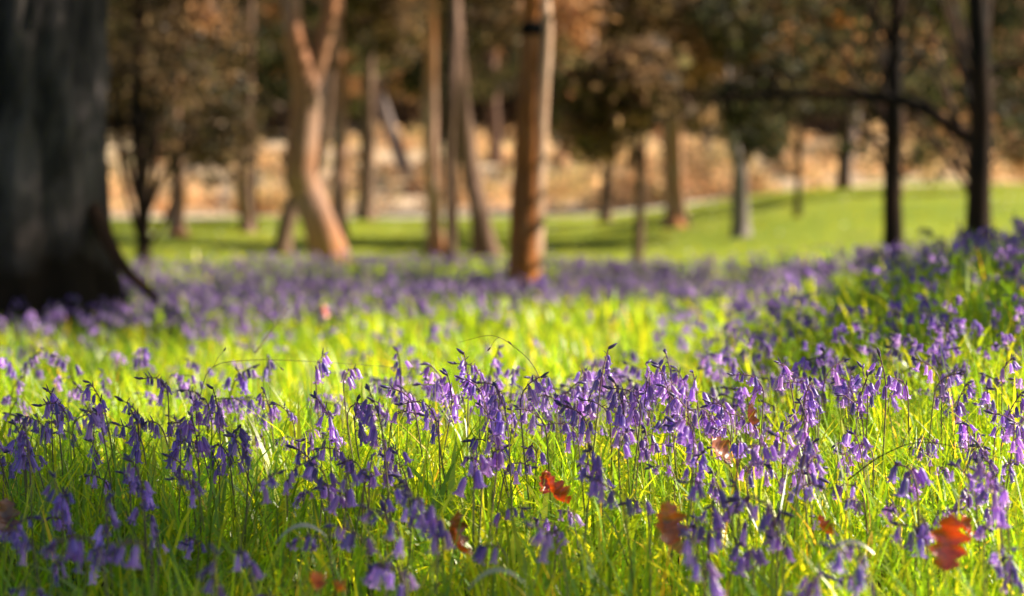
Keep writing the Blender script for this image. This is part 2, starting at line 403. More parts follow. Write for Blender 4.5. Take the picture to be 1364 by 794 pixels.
from mathutils import Matrix, Euler
def m4(Rm, e, s):
    M = Matrix.Identity(4)
    for i in range(3):
        for j in range(3): M[i][j] = float(Rm[i][j] * s)
        M[i][3] = float(e[i])
    return M
BGROUP = 'bluebells standing in the grass near the camera'
def build_template(tp):
    root = empty('bluebell', (0, 0, 0))
    obj('stem', tp['stem'], root)
    for (e, Rm, s), v in zip(tp['plan'][1], tp['var']): obj('flower', bell_me[v], root).matrix_local = m4(Rm, e, s)
    for e, Rm, s in tp['plan'][2]: obj('bud', bud_me, root).matrix_local = m4(Rm, e, s)
    return root

# where bluebells grow: density by place in the picture (px) and distance
def near_spots(n):
    out = []
    g = random.Random(5)
    tries = 0
    while len(out) < n and tries < 200000:
        tries += 1
        d = g.uniform(2.25, 3.85); px = g.uniform(-25, 1389)
        w = d / 3.85                                   # even per ground area
        u = px / 1364
        if d < 2.7: q = .30 + .12 * (u > .6)
        elif d < 3.05: q = .42 + .22 * u
        else: q = .75 + .35 * (u > .35)
        if g.random() > w * q: continue
        x = (px - 682) / FPX * d
        if d < 2.75 and any(abs(px - a) < 45 for a in (1262, 418, 888, 601)): continue
        if any((x - a) ** 2 + (d - b) ** 2 < .022 ** 2 for a, b in out): continue
        out.append((x, d))
    return out

EXTRA = [(1020, 650, 2.8), (1035, 665, 2.76), (1005, 640, 2.85), (1100, 575, 3.0), (1085, 600, 3.05), (510, 705, 2.6), (475, 712, 2.58), (575, 690, 2.65), (545, 738, 2.5), (775, 720, 2.55),
         (855, 645, 2.85), (1230, 595, 3.0), (1350, 630, 2.8), (160, 735, 2.5), (205, 745, 2.5), (240, 755, 2.48), (1065, 735, 2.5), (1200, 755, 2.45)]
spots = near_spots(284)
made = [None] * NT
bells = []
g = random.Random(21)
def put_bluebell(x, y, tops=None):
    k = g.randrange(NT); tp = templates[k]
    if made[k] is None:
        root = build_template(tp); made[k] = root
    else:
        root = made[k].copy(); col.objects.link(root)
        for ch in made[k].children:
            c = ch.copy(); col.objects.link(c); c.parent = root; c.matrix_parent_inverse = ch.matrix_parent_inverse.copy()
    z = float(gz(x, y)) - .004
    ztop = float(tp['plan'][0][:, 2].max())
    s = g.uniform(.86, 1.1) if tops is None else (tops - z) / ztop
    s = min(max(s, .62), 1.25)
    rz = g.uniform(0, 6.283)
    if g.random() < .6: rz = g.gauss(math.pi * .95, .9)
    root.location = (x, y, z); root.scale = (s, s, s); root.rotation_euler = (g.gauss(0, .11), g.gauss(0, .11), rz)
    bells.append(dict(o=root, x=x, y=y, top=z + ztop * s, nf=tp['nf'], rz=rz, nod=tp['nod'], H=tp['H'] * s))
for x, y in spots: put_bluebell(x, y)
for px, py, d in EXTRA:
    q = P(px, py - 22, d); put_bluebell(q[0], q[1], q[2])

# the thousands beyond: one drift nobody could count
def far_template(rs, lod):
    nf = int(rs.integers(4, 8)); plan = make_plan(rs, rs.uniform(.175, .265), nf, rs.uniform(.02, .2), rs.uniform(.8, 1.8) if rs.random() < .75 else .4)
    mb = MB(); p = plan[0]
    V, F = tube(p[::3] if lod == 1 else p[::5], .0016 if lod == 1 else .003, 3); mb.add(V, F, STEM_G * .8)
    bv, bf = bell(.0185, .0040 if lod == 1 else .006, 6 if lod == 1 else 4, lod == 1, 1, 1.1)
    for e, Rm, s in plan[1]:
        mb.add((bv * s * (.88 if lod == 1 else 1.1)) @ Rm.T + e, bf, tinted(bv, PETAL[rs.integers(0, 4)] * rs.uniform(.85, 1.3)))
    if lod == 1:
        sv, sf = spindle(.012, .002, 4)
        for e, Rm, s in plan[2]: mb.add(sv @ Rm.T + e, sf, np.array([.12, .07, .26]))
    return np.concatenate(mb.V), np.concatenate(mb.F), np.concatenate(mb.T)
tl = {1: [far_template(rs, 1) for _ in range(14)], 2: [far_template(rs, 2) for _ in range(12)]}
fV, fF, fT, fn = [], [], [], 0
def far_plant(x, y, lod):
    global fn
    V, F, T = tl[lod][rs.integers(len(tl[lod]))]
    a = rs.uniform(0, 6.28) if rs.random() < .5 else rs.normal(3, .8); s = rs.uniform(.8, 1.12); c, sn = math.cos(a) * s, math.sin(a) * s
    W = np.stack([V[:, 0] * c - V[:, 1] * sn + x, V[:, 0] * sn + V[:, 1] * c + y, V[:, 2] * s + float(gz(x, y)) - .004], -1)
    fV.append(W); fF.append(F + fn); fT.append(T * (rs.uniform(.7, 1.1) if y < 8.5 else rs.uniform(.4, .95))); fn += len(V)  # plants farther back get a darker tint, shade painted into the drift
def dens(px, d):
    u = px / 1364
    cl = .5 + .5 * math.sin(px * .021 + 3 * math.sin(d * .9)) * math.sin(d * 2.1 + px * .006)
    if d < 4.4: return 240 * (.6 + .4 * (u > .38)) * (.3 + .7 * cl)
    if d < 5.2: return 110 * (.2 + .8 * S((u - .42) / .2)) * (.3 + cl)
    if d < 8.5:
        return 66 * (.2 + .78 * S((u - .58) / .2)) * (.2 + 1.2 * cl)
    if d < 12: return 34 * (.1 + .9 * S((u - .55) / .2)) * (.2 + 1.2 * cl) + 60 * S((d - 8.6) / 1.6) * S((.6 - u) / .3)
    return 84 * (.22 + .78 * cl) * (1 if u < .75 else .6)
for d0, d1, lod, mx in ((3.85, 5.2, 1, 240), (5.2, 8.5, 1, 80), (8.5, 22.8, 2, 84)):
    n = int(mx * (d1 - d0) * 2 * (.25 * d1 + .3))
    y = rs.uniform(d0, d1, n); x = rs.uniform(-1, 1, n) * (.25 * d1 + .3)
    for a, b in zip(x, y):
        if abs(a) > .25 * b + .3: continue
        if rs.random() < dens(a / b * FPX + 682, b) / mx: far_plant(a, b, lod)
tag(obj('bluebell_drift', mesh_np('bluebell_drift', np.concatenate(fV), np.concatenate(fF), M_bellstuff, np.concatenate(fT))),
    'blurred violet drift of bluebells spreading back to the trees', 'bluebells', kind='stuff')

# ------------------------------------------------------------------ fallen leaves and twigs
def oak_leaf(L, W, curl, cup, rs, tint):
    n = 25; t = np.linspace(0, 1, n)
    out = W * np.sin(np.pi * t ** .8) ** .8 * (.46 + .58 * np.abs(np.sin(t * np.pi * 4.0 + .4))) + .001
    cols_ = np.array([-1, -.55, 0, .55, 1.])
    V = []
    for i in range(n):
        for c in cols_:
            x = c * out[i] * (1 + .08 * rs.normal()); th = curl * (t[i] - .4)
            y = L * (math.sin(th) / curl if abs(curl) > .05 else t[i] - .4)
            z = L * (1 - math.cos(th)) / curl + cup * abs(c) ** 1.6 * out[i] + rs.normal(0, .0008) + .002 * math.sin(9 * t[i] + 2 * c) if abs(curl) > .05 else cup * abs(c) ** 1.6 * out[i]
            V.append((x, y, z))
    k = 5; F = [(i * k + j, i * k + j + 1, (i + 1) * k + j + 1, (i + 1) * k + j) for i in range(n - 1) for j in range(k - 1)]
    V = np.array(V); T = np.array(tint) * np.array([1.3, 1.15, 1.0]) * (1 + .25 * rs.normal(size=(len(V), 1))).clip(.5, 1.5)
    return V, np.array(F), T
rl = np.random.default_rng(9)
LEAVES = [  # px, py, d, length, width, curl, cup, rotation, colour, label
    (601, 712, 2.88, .062, .020, 1.9, .7, (1.2, .2, 1.2), (.20, .065, .02), 'large curled brown leaf with dark underside caught among the front bluebells, low centre'),
    (612, 724, 2.84, .046, .014, 1.2, .5, (.9, -.4, 1.7), (.45, .12, .02), 'bright orange leaf tucked under the large curled brown leaf'),
    (742, 655, 3.05, .045, .013, 1.5, .9, (1.0, .5, 2.3), (.42, .08, .015), 'small red leaf with holes lying slantwise in the grass near the centre'),
    (724, 640, 3.1, .030, .009, 1.0, .8, (1.3, .2, .4), (.38, .05, .015), 'tiny crimson leaf just above the small slanting red leaf'),
    (967, 602, 3.38, .048, .016, .9, .4, (.9, -.5, .9), (.30, .10, .05), 'sharp russet oak leaf standing tilted in the grass, right of centre'),
    (888, 700, 2.7, .058, .020, 1.2, .8, (1.1, .1, .3), (.48, .16, .03), 'orange leaf with pale glinting patches among the front grass'),
    (905, 728, 2.8, .034, .013, .8, .6, (.6, .6, 2.0), (.55, .40, .28), 'pale cream dry leaf beside the orange glinting leaf'),
    (1262, 724, 2.58, .070, .024, .7, .4, (1.45, .15, .12), (.62, .075, .015), 'upright scarlet lobed leaf standing in the grass near the lower right corner'),
    (1287, 700, 2.85, .032, .011, 1.2, .7, (1.1, -.3, 1.0), (.35, .06, .015), 'small dark red leaf just right of the upright scarlet leaf'),
    (418, 774, 2.45, .026, .011, 1.6, 1.0, (.8, .2, .6), (.75, .2, .02), 'bright orange curled leaf at the bottom edge, left of centre'),
    (450, 780, 2.44, .016, .008, 1.4, 1.0, (.8, .5, 2.1), (.52, .15, .02), 'tiny orange leaf scrap beside the bright orange curled leaf'),
    (1000, 556, 3.6, .050, .015, 1.4, .6, (1.2, .1, 1.4), (.11, .045, .025), 'dark brown curled leaf half hidden behind the focused bluebells, right of centre'),
    (4, 690, 2.9, .050, .016, 1.2, .6, (.9, .2, .4), (.22, .09, .03), 'brown leaf at the left edge in the shaded grass'),
    (432, 411, 8.6, .065, .028, .9, .5, (1.2, .2, 1.0), (.55, .07, .015), 'distant red leaf glowing in the bluebells left of the orange pine'),
    (1100, 700, 2.9, .030, .010, 1.3, .6, (1.0, .4, 2.2), (.30, .08, .02), 'small rust leaf below the pale bluebell clump on the right'),
]
for px, py, d, L, W, cu, cp, rot, tint, lab in LEAVES:
    L, W = L * .74 * max(1, d / 2.1 if d < 4 else 1), W * .74 * max(1, d / 2.1 if d < 4 else 1)
    V, F, T = oak_leaf(L, W, cu, cp, rl, tint)
    mb = MB(); mb.add(V, F, T)
    o = obj('fallen_leaf', mb.mesh('fallen_leaf', M_litter)); o.location = P(px, py + 6, d); o.rotation_euler = rot
    st = MB(); v, f = tube(smooth_path([(0, -L * .38, 0), (0, -L * .52, .002), (.002, -L * .66, .006)], 5), .0006, 4); st.add(v, f, np.array(tint) * .6)
    obj('leaf_stalk', st.mesh('leaf_stalk', M_litter), o)
    tag(o, lab, 'leaf', 'dead leaves lying in the grass')

def twig(points, r, label, shoots):
    mb = MB(); p = smooth_path([P(*q) for q in points], 26); v, f = tube(p, np.linspace(r, r * .45, 26), 5, .1); mb.add(v, f, (.10, .06, .04))
    for u, dv, L in shoots:
        a = p[int(u * 25)]; b = a + np.array(dv) * L
        v, f = tube(smooth_path([a, (a + b) / 2 + np.array([0, 0, L * .12]), b], 6), np.linspace(r * .6, r * .3, 6), 4); mb.add(v, f, (.12, .07, .05))
        v, f = spindle(.008, .0013, 4); mb.add(v @ rot_to(dv).T + b, f, (.10, .05, .05))
    tag(obj('twig', mb.mesh('twig', M_stem)), label, 'twig', 'fallen twigs in the grass')
twig([(262, 545, 3.7), (280, 492, 3.8), (330, 480, 3.85), (420, 482, 3.9), (560, 492, 4.0)], .0007, 'thin bare twig arching low across the left bluebells', [(.3, (.5, .2, .8), .03), (.6, (.6, .1, -.5), .025)])
twig([(735, 545, 3.5), (712, 490, 3.5), (686, 463, 3.55), (655, 447, 3.6), (612, 456, 3.65)], .0006, 'fine dark twig rising above the central bluebells', [(.45, (-.6, 0, .5), .02), (.7, (-.5, .1, -.6), .025)])
twig([(340, 470, 4.4), (362, 440, 4.5), (385, 410, 4.6)], .0014, 'slanting blurred twig over the bright grass on the left', [(.6, (-.6, .1, .5), .05)])
twig([(1130, 640, 3.2), (1180, 605, 3.15), (1240, 590, 3.1), (1364, 618, 3.1)], .0011, 'dark twig crossing the bluebells at the right edge', [(.5, (.4, .1, .8), .025)])
straw = [(1130, 722, 2.7, 'pale curled straw blade glinting in front grass on the right'), (400, 700, 2.75, 'broad pale dead blade bent over in the front grass left of the centre'), (660, 760, 2.55, 'bleached straw blade arching at the bottom centre')]
for px, py, d, lab in straw:
    a = P(px, py, d); n = 9; t = np.linspace(-1, 1, n); L = .03
    mid = np.stack([a[0] + t * L, a[1] + 0 * t, a[2] - .018 * t ** 2 + .004 * t], -1); w = (.0028 * (1 - .8 * t ** 2))[:, None] * np.array([0, .6, .8])
    V = np.stack([mid - w, mid + w], 1).reshape(-1, 3); F = [(2 * i, 2 * i + 2, 2 * i + 3, 2 * i + 1) for i in range(n - 1)]
    tag(obj('straw_blade', mesh_np('straw_blade', V, F, M_petal, np.array([.62, .58, .46]))), lab, 'straw', 'dead straw blades in the grass')

# ------------------------------------------------------------------ trees
PAL = dict(dark=[(.032, .040, .024), (.05, .056, .03), (.065, .06, .035), (.045, .036, .026)],
           olive=[(.08, .09, .038), (.12, .125, .05), (.06, .066, .03), (.12, .10, .06)],
           russet=[(.17, .11, .072), (.24, .155, .105), (.12, .088, .058), (.08, .074, .042)],
           brown=[(.13, .095, .066), (.19, .13, .09), (.09, .068, .05), (.07, .066, .04)],
           green=[(.06, .10, .018), (.10, .16, .03), (.04, .06, .015)],
           bracken=[(.60, .46, .34), (.66, .53, .40), (.48, .35, .25), (.42, .38, .22)],
           amber=[(.46, .22, .05), (.36, .17, .04), (.22, .11, .03)])
def leaf_cloud(clumps, n, size, pal, rs, core=.5):
    """many leaf-sized kites spread through the clumps' volume"""
    C = np.array([c[:3] for c in clumps]); Rr = np.array([c[3] for c in clumps]); wt = Rr ** 2.2; wt = wt / wt.sum()
    k = rs.choice(len(C), n, p=wt)
    v = rs.normal(size=(n, 3)); v /= np.linalg.norm(v, axis=1)[:, None]
    r = Rr[k] * rs.uniform(0, 1, n) ** core
    c = C[k] + v * r[:, None] * np.array([1, 1, .72])
    a = rs.normal(size=(n, 3)); a /= np.linalg.norm(a, axis=1)[:, None]
    b = rs.normal(size=(n, 3)); b -= a * (a * b).sum(1)[:, None]; b /= np.linalg.norm(b, axis=1)[:, None]
    s = size * rs.uniform(.6, 1.4, n)[:, None]
    V = np.stack([c - a * s, c - b * s * .45, c + a * s, c + b * s * .45], 1).reshape(-1, 3)
    F = np.arange(4 * n).reshape(-1, 4)
    pal = np.array(PAL[pal]); ck = rs.integers(0, len(pal), len(C)); lk = np.where(rs.random(n) < .6, ck[k], rs.integers(0, len(pal), n))
    T = pal[lk] * np.minimum(rs.lognormal(-.2, .5, (n, 1)), 2.5)
    hot = rs.random(len(C)) < .09
    T[hot[k]] = np.array([.34, .20, .12]) * rs.uniform(.6, 1.3, (int(hot[k].sum()), 1))      # a few clumps painted bright peach as sunlit dots
    return V, F, np.repeat(T, 4, axis=0)

def flare_fn(amount, lobes_n, seed, span=.2):
    ph = np.random.default_rng(seed).uniform(0, 6.28)
    return lambda u, a: 1 + amount * np.clip(1 - u / span, 0, 1) ** 2 * (.55 + .45 * np.sin(lobes_n * a + ph))

def tree(name, path, widths, mat, label, cat='tree', group=None, branches=(), crown=None, k=14, flare=(.7, 5), rough=.06, n=26, seed=0, side_tubes=()):
    """path: points; widths in metres; each branch: (points, r0, r1); crown: (clumps, n, size, palette)"""
    base = np.array(path[0], float); base[2] = float(gz(base[0], base[1]))
    t = empty(name, base)
    def part(nm, V, F, m, T=None):
        return obj(nm, mesh_np(nm, V - base, F, m, T), t)
    pts = np.array(path, float).copy(); pts[0] = base - np.array([0, 0, .12])
    p = smooth_path(pts, n); w = np.interp(np.linspace(0, 1, n), np.linspace(0, 1, len(widths)), widths)
    V, F = tube(p, w / 2, k, rough, flare_fn(flare[0], flare[1], seed, .16), seed); part('trunk', V, F, mat)
    for (pp, ws, mm) in side_tubes:
        q = smooth_path(pp, n); V, F = tube(q, np.interp(np.linspace(0, 1, n), np.linspace(0, 1, len(ws)), ws) / 2, k, rough, flare_fn(.3, 3, seed + 1, .12), seed + 5); part('trunk', V, F, mm or mat)
    for i, (pp, r0, r1) in enumerate(branches):
        q = smooth_path(pp, 14); V, F = tube(q, np.linspace(r0, r1, 14), 7, rough, None, seed + i + 9); part('branch', V, F, mat)
    if crown:
        rs_ = np.random.default_rng(seed + 77)
        V, F, T = leaf_cloud(crown[0], crown[1], crown[2], crown[3], rs_); part('crown', V, F, M_crown, T)
    return tag(t, label, cat, group)

def pw(px_w, d): return px_w / FPX * d
def path_px(pts, d, wob=.0, seed=0):
    r_ = np.random.default_rng(seed); return [P(px, py, d) + np.array([0, r_.normal(0, wob), 0]) for px, py in pts]
def up(p, dx, dz): return [p[0] + dx, p[1], p[2] + dz]

def clumps_box(x0, x1, y0, y1, z0, z1, n, r0, r1, seed):
    q = np.random.default_rng(seed); return [(q.uniform(x0, x1), q.uniform(y0, y1), q.uniform(z0, z1), q.uniform(r0, r1)) for _ in range(n)]
def high_crown(cx, cy, z0, seed, r=2.2, h=4.5, n=26):
    return clumps_box(cx - r, cx + r, cy - r, cy + r, z0, z0 + h, n, .5, 1.1, seed)
def limbs_to(top, cl, seed, r0=.05, k=6):
    q = random.Random(seed); out = []
    for c in q.sample(cl, min(k, len(cl))):
        a = np.array(top) + np.array([0, 0, q.uniform(-.8, .1)]); b = np.array(c[:3]); m = (a + b) / 2 + np.array([0, 0, .25])
        out.append(([a, m, b], r0, r0 * .25))
    return out

# the great dark trunk on the left
d = 12.0
def great_lobes(u, a):
    f = np.clip(1 - u / .20, 0, 1) ** 1.7
    return 1 + f * (.30 + .20 * np.sin(5 * a + .9) + .13 * np.sin(9 * a) + .07 * np.sin(17 * a + 2)) + .05 * np.sin(4 * a + 2 * u * 6) + .035 * np.sin(11 * a + 5 * u) + .025 * np.sin(23 * a + 9 * np.sin(7 * u))
gp = [P(34, 400, d), P(34, 300, d), P(36, 180, d), P(36, 60, d), P(36, -200, d), P(40, -500, d), P(44, -900, d)]
base = gp[0].copy(); base[2] = float(gz(base[0], base[1]))
t1 = empty('great_tree', base)
gp[0] = base - np.array([0, 0, .15]); p = smooth_path(gp, 70)
u = np.linspace(0, 1, 70)
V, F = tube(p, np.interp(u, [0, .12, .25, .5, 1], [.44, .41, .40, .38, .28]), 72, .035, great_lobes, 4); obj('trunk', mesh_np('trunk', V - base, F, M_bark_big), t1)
for pts, r0, r1 in (([P(100, 230, 11.95), P(134, 300, 11.8), P(162, 352, 11.65), P(208, 398, 11.5)], .05, .02),):
    q = smooth_path(pts, 16); V, F = tube(q, np.linspace(r0, r1, 16), 12, .12, None, int(r0 * 1000)); obj('root', mesh_np('root', V - base, F, M_bark_dark), t1)
cl = high_crown(gp[-1][0], d, 3.6, 31, 2.4, 4); V, F, T = leaf_cloud(cl, 9000, .07, 'dark', np.random.default_rng(1)); obj('crown', mesh_np('crown', V - base, F, M_crown, T), t1)
for pp, a, b in limbs_to(gp[-1], cl, 3, .1, 6):
    q = smooth_path(pp, 10); V, F = tube(q, np.linspace(a, b, 10), 7, .05); obj('branch', mesh_np('branch', V - base, F, M_bark_big), t1)
tag(t1, 'massive dark lichened trunk with spreading roots filling the left edge', 'tree')

# dark thin understorey tree just right of the great trunk
d = 23
cl = clumps_box(*(P(130, 0, d)[0], P(300, 0, d)[0]), d - .8, d + 1.2, 1.15, 4.2, 40, .2, .5, 41)
tree('understorey_tree', path_px([(192, 350), (188, 250), (180, 150), (190, 40), (186, -80)], d, .05, 1), [pw(20, d), pw(15, d), pw(11, d), pw(9, d)], M_bark_dark,
     'dark thin many stemmed tree just right of the massive trunk', branches=[([P(190, 300, d), P(215, 240, d), P(250, 190, d), P(262, 120, d)], .035, .012), ([P(189, 280, d), P(165, 200, d), P(150, 120, d), P(140, 30, d)], .03, .012), ([P(186, 200, d), P(205, 130, d), P(225, 60, d), P(230, -30, d)], .028, .012), ([P(191, 330, d), P(170, 260, d), P(160, 190, d), P(166, 90, d)], .03, .01), ([P(192, 320, d), P(206, 230, d), P(212, 140, d), P(206, 30, d)], .026, .01), ([P(192, 335, d), P(222, 290, d), P(240, 220, d), P(246, 160, d)], .028, .01)] + limbs_to(P(190, 150, d), cl, 44, .018, 12),
     crown=(cl, 6500, .05, 'brown'), seed=2)

# forked pinkish tree left of centre
d = 26
cl = high_crown(P(420, 0, d)[0], d, 4.3, 5)
tree('forked_tree', path_px([(443, 352), (429, 305), (408, 258), (398, 232), (404, 180), (408, 120), (394, 50), (388, -10), (380, -160)], d, .03, 3), [pw(52, d), pw(42, d), pw(40, d), pw(44, d), pw(41, d), pw(42, d), pw(28, d), pw(26, d), pw(18, d)], M_bark_rose,
     'pinkish forked tree with a kinked leaning base, left of the orange pine', branches=[([P(408, 132, d), P(424, 84, d), P(436, 40, d), P(446, -20, d), P(456, -160, d)], pw(14, d), pw(8, d)), ([P(398, 232, d), P(384, 222, d), P(374, 205, d)], pw(8, d), pw(3, d))] + limbs_to(P(385, -150, d), cl, 8, .04, 4),
     crown=(cl, 5000, .07, 'olive'), seed=3, flare=(.45, 4), rough=.09)
d = 30
cl = high_crown(P(400, 0, d)[0], d, 5.0, 6)
tree('leaning_tree', path_px([(374, 345), (382, 300), (394, 262), (425, 215), (438, 130), (450, -100)], d, .03, 4), [pw(24, d), pw(22, d), pw(20, d), pw(16, d), pw(14, d), pw(10, d)], M_bark_brown,
     'brown trunk leaning right behind the kinked base of the pinkish forked tree', branches=limbs_to(P(450, -100, d), cl, 9, .04, 4), crown=(cl, 3500, .08, 'russet'), seed=4)

# the orange pine at the centre, sunlit right edge painted as a pale tube
d = 17
cl = high_crown(P(715, 0, d)[0] + .3, d, 3.2, 7, 2.0, 4)
pt = tree('orange_pine', path_px([(698, 382), (700, 320), (703, 220), (706, 120), (709, 40), (711, -120), (712, -300)], d, .0, 5), [pw(54, d), pw(44, d), pw(37, d), pw(33, d), pw(30, d), pw(26, d), pw(20, d)], M_bark_pine,
     'orange barked pine with a painted sunlit edge along its right side, at the centre', side_tubes=[([P(710, 384, d - .02), P(713, 320, d - .02), P(717, 220, d - .02), P(722, 120, d - .02), P(727, 40, d - .02), P(722, -20, d), P(718, -120, d), P(715, -250, d)], [pw(26, d), pw(22, d), pw(20, d), pw(19, d), pw(17, d), pw(15, d), pw(12, d)], M_bark_sun_edge)],
     branches=limbs_to(P(712, -250, d), cl, 10, .045, 6), crown=(cl, 6000, .06, 'dark'), seed=5, k=24, flare=(.38, 5), n=40, rough=.05)
hc = P(709, 38, d - .10); q = smooth_path([hc + np.array([0, .07, 0]), hc + np.array([0, .02, 0]), hc], 5)
V, F = tube(q, [.055, .06, .05, .03, .002], 12, .1, lambda u, a: 1 + .35 * np.abs(np.sin(a))); ch = obj('knot_hole', mesh_np('knot_hole', V - np.array(pt.location), F, M_hole), pt)

# right-hand dark trunks with the long low limb
d = 18
cl = clumps_box(P(1060, 0, d)[0], P(1270, 0, d)[0], d + 1.8, d + 3.8, 1.3, 4.0, 36, .22, .5, 51) + high_crown(P(1190, 0, d)[0], d, 5.4, 52, 1.6, 3.5, 18)
tree('dark_tree', path_px([(1192, 330), (1190, 240), (1188, 150), (1192, 60), (1196, -40), (1200, -260)], d, .03, 6), [pw(30, d), pw(24, d), pw(21, d), pw(20, d), pw(18, d), pw(12, d)], M_bark_dark,
     'slim dark trunk with a reddish sunlit foot, second from the right edge', branches=[([P(1190, 60, d), P(1150, 10, d), P(1100, -20, d)], .03, .012), ([P(1190, 110, d), P(1230, 70, d), P(1260, 20, d)], .025, .01)] + limbs_to(P(1196, -150, d), cl, 11, .03, 7) + limbs_to(P(1190, 130, d), cl[:36], 12, .016, 12), crown=(cl, 12000, .042, 'dark'), seed=6)
d = 16
cl = clumps_box(P(1225, 0, d)[0], P(1480, 0, d)[0], d + 2.4, d + 4.4, 1.15, 4.0, 44, .2, .5, 61) + high_crown(P(1310, 0, d)[0], d, 5.4, 62, 1.6, 3.5, 16)
tree('dark_tree', path_px([(1302, 330), (1304, 240), (1306, 150), (1302, 60), (1298, -40), (1296, -260)], d, .03, 7), [pw(40, d), pw(31, d), pw(29, d), pw(26, d), pw(23, d), pw(14, d)], M_bark_dark,
     'dark trunk nearest the right edge with a long low limb reaching left', branches=[([P(1302, 190, d), P(1270, 172, d + .2), P(1225, 142, d + .3), P(1160, 128, d + .5), P(1060, 126, d + .7), P(960, 132, d + .9), P(880, 118, d + 1)], .055, .014), ([P(1160, 128, d + .5), P(1120, 112, d + .5), P(1060, 100, d + .5), P(1000, 104, d + .5)], .02, .008), ([P(1303, 110, d), P(1330, 90, d), P(1370, 82, d)], .03, .012)] + limbs_to(P(1298, -150, d), cl, 12, .03, 7) + limbs_to(P(1304, 130, d), cl[:44], 13, .018, 14), crown=(cl, 15000, .04, 'dark'), seed=7)

# smaller trunks standing on the lawn: (path px, depth, widths px, bark, label, name, palette of the high crown)
MID = [
    ([(238, 346), (236, 290), (236, 240), (232, 150), (236, 60), (236, -80)], 38, [26, 21, 20, 17, 15, 10], M_bark_pink, 'thin sunlit trunk standing beyond the dark many stemmed tree on the left', 'slender_tree', 'brown'),
    ([(331, 342), (328, 290), (326, 240), (330, 120), (334, -60)], 42, [25, 20, 19, 16, 10], M_bark_brown, 'dull brown trunk alone on the lawn left of the pinkish forked tree', 'lawn_tree', 'olive'),
    ([(452, 312), (452, 250), (454, 150), (450, 60), (452, -80)], 38, [24, 20, 19, 17, 11], M_bark_pink, 'sun flecked trunk directly behind the pinkish forked tree', 'slender_tree', 'russet'),
    ([(488, 298), (489, 250), (490, 180), (492, 80), (492, -40)], 52, [24, 20, 18, 15, 10], M_bark_brown, 'straight brown trunk at the far lawn edge, right of the pinkish forked tree', 'lawn_tree', 'brown'),
    ([(582, 342), (578, 280), (574, 200), (574, 110), (576, 40), (576, -120)], 29, [26, 20, 19, 19, 17, 11], M_bark_pink, 'pale slender trunk nearest to the left of the leaning brown trunk, with a whitish top', 'slender_tree', 'russet'),
    ([(602, 360), (600, 290), (598, 210), (602, 130), (606, 40), (606, -120)], 25, [17, 13, 13, 14, 13, 8], M_bark_brown, 'very thin brown stem between the pale slender trunk and the leaning one', 'sapling', 'brown'),
    ([(650, 344), (640, 290), (628, 235), (618, 160), (610, 80), (604, -80)], 29, [34, 27, 25, 22, 20, 12], M_bark_brown, 'brown trunk leaning left just left of the orange pine', 'leaning_tree', 'russet'),
    ([(850, 364), (851, 320), (853, 260), (850, 215), (843, 170), (838, 120)], 24, [17, 13, 12, 9, 6, 3], M_bark_brown, 'thin pole like stem right of the orange pine', 'sapling', 'brown'),
    ([(902, 320), (898, 270), (896, 210), (893, 150), (892, 60), (892, -80)], 36, [36, 27, 26, 24, 20, 13], M_bark_pink, 'stout reddish trunk with flared foot on the lawn right of the orange pine', 'lawn_tree', 'russet'),
    ([(987, 338), (986, 290), (985, 240), (980, 200), (972, 160), (968, 120)], 31, [27, 23, 20, 12, 8, 4], M_bark_grey, 'pale short trunk half hidden by a dark crown, left of the slim dark trunk', 'slender_tree', 'dark'),
]
for i, (pp, d, ws, mt, lab, nm, pal) in enumerate(MID):
    top = P(*pp[-1], d); cl = high_crown(top[0], d, top[2] - .3, 100 + i, 1.5, 3.4, 9) if pp[-1][1] < 0 else clumps_box(top[0] - .7, top[0] + .7, d - .5, d + .7, top[2] - .6, top[2] + 1.2, 14, .2, .5, 100 + i)
    tree(nm, path_px(pp, d, .05, 20 + i), [pw(w, d) for w in ws], mt, lab, branches=limbs_to(top, cl, 30 + i, .035, 5), crown=(cl, 1900, .09, pal), seed=20 + i, flare=(.95, 5), rough=.1, group='trunks standing on the sunny lawn')

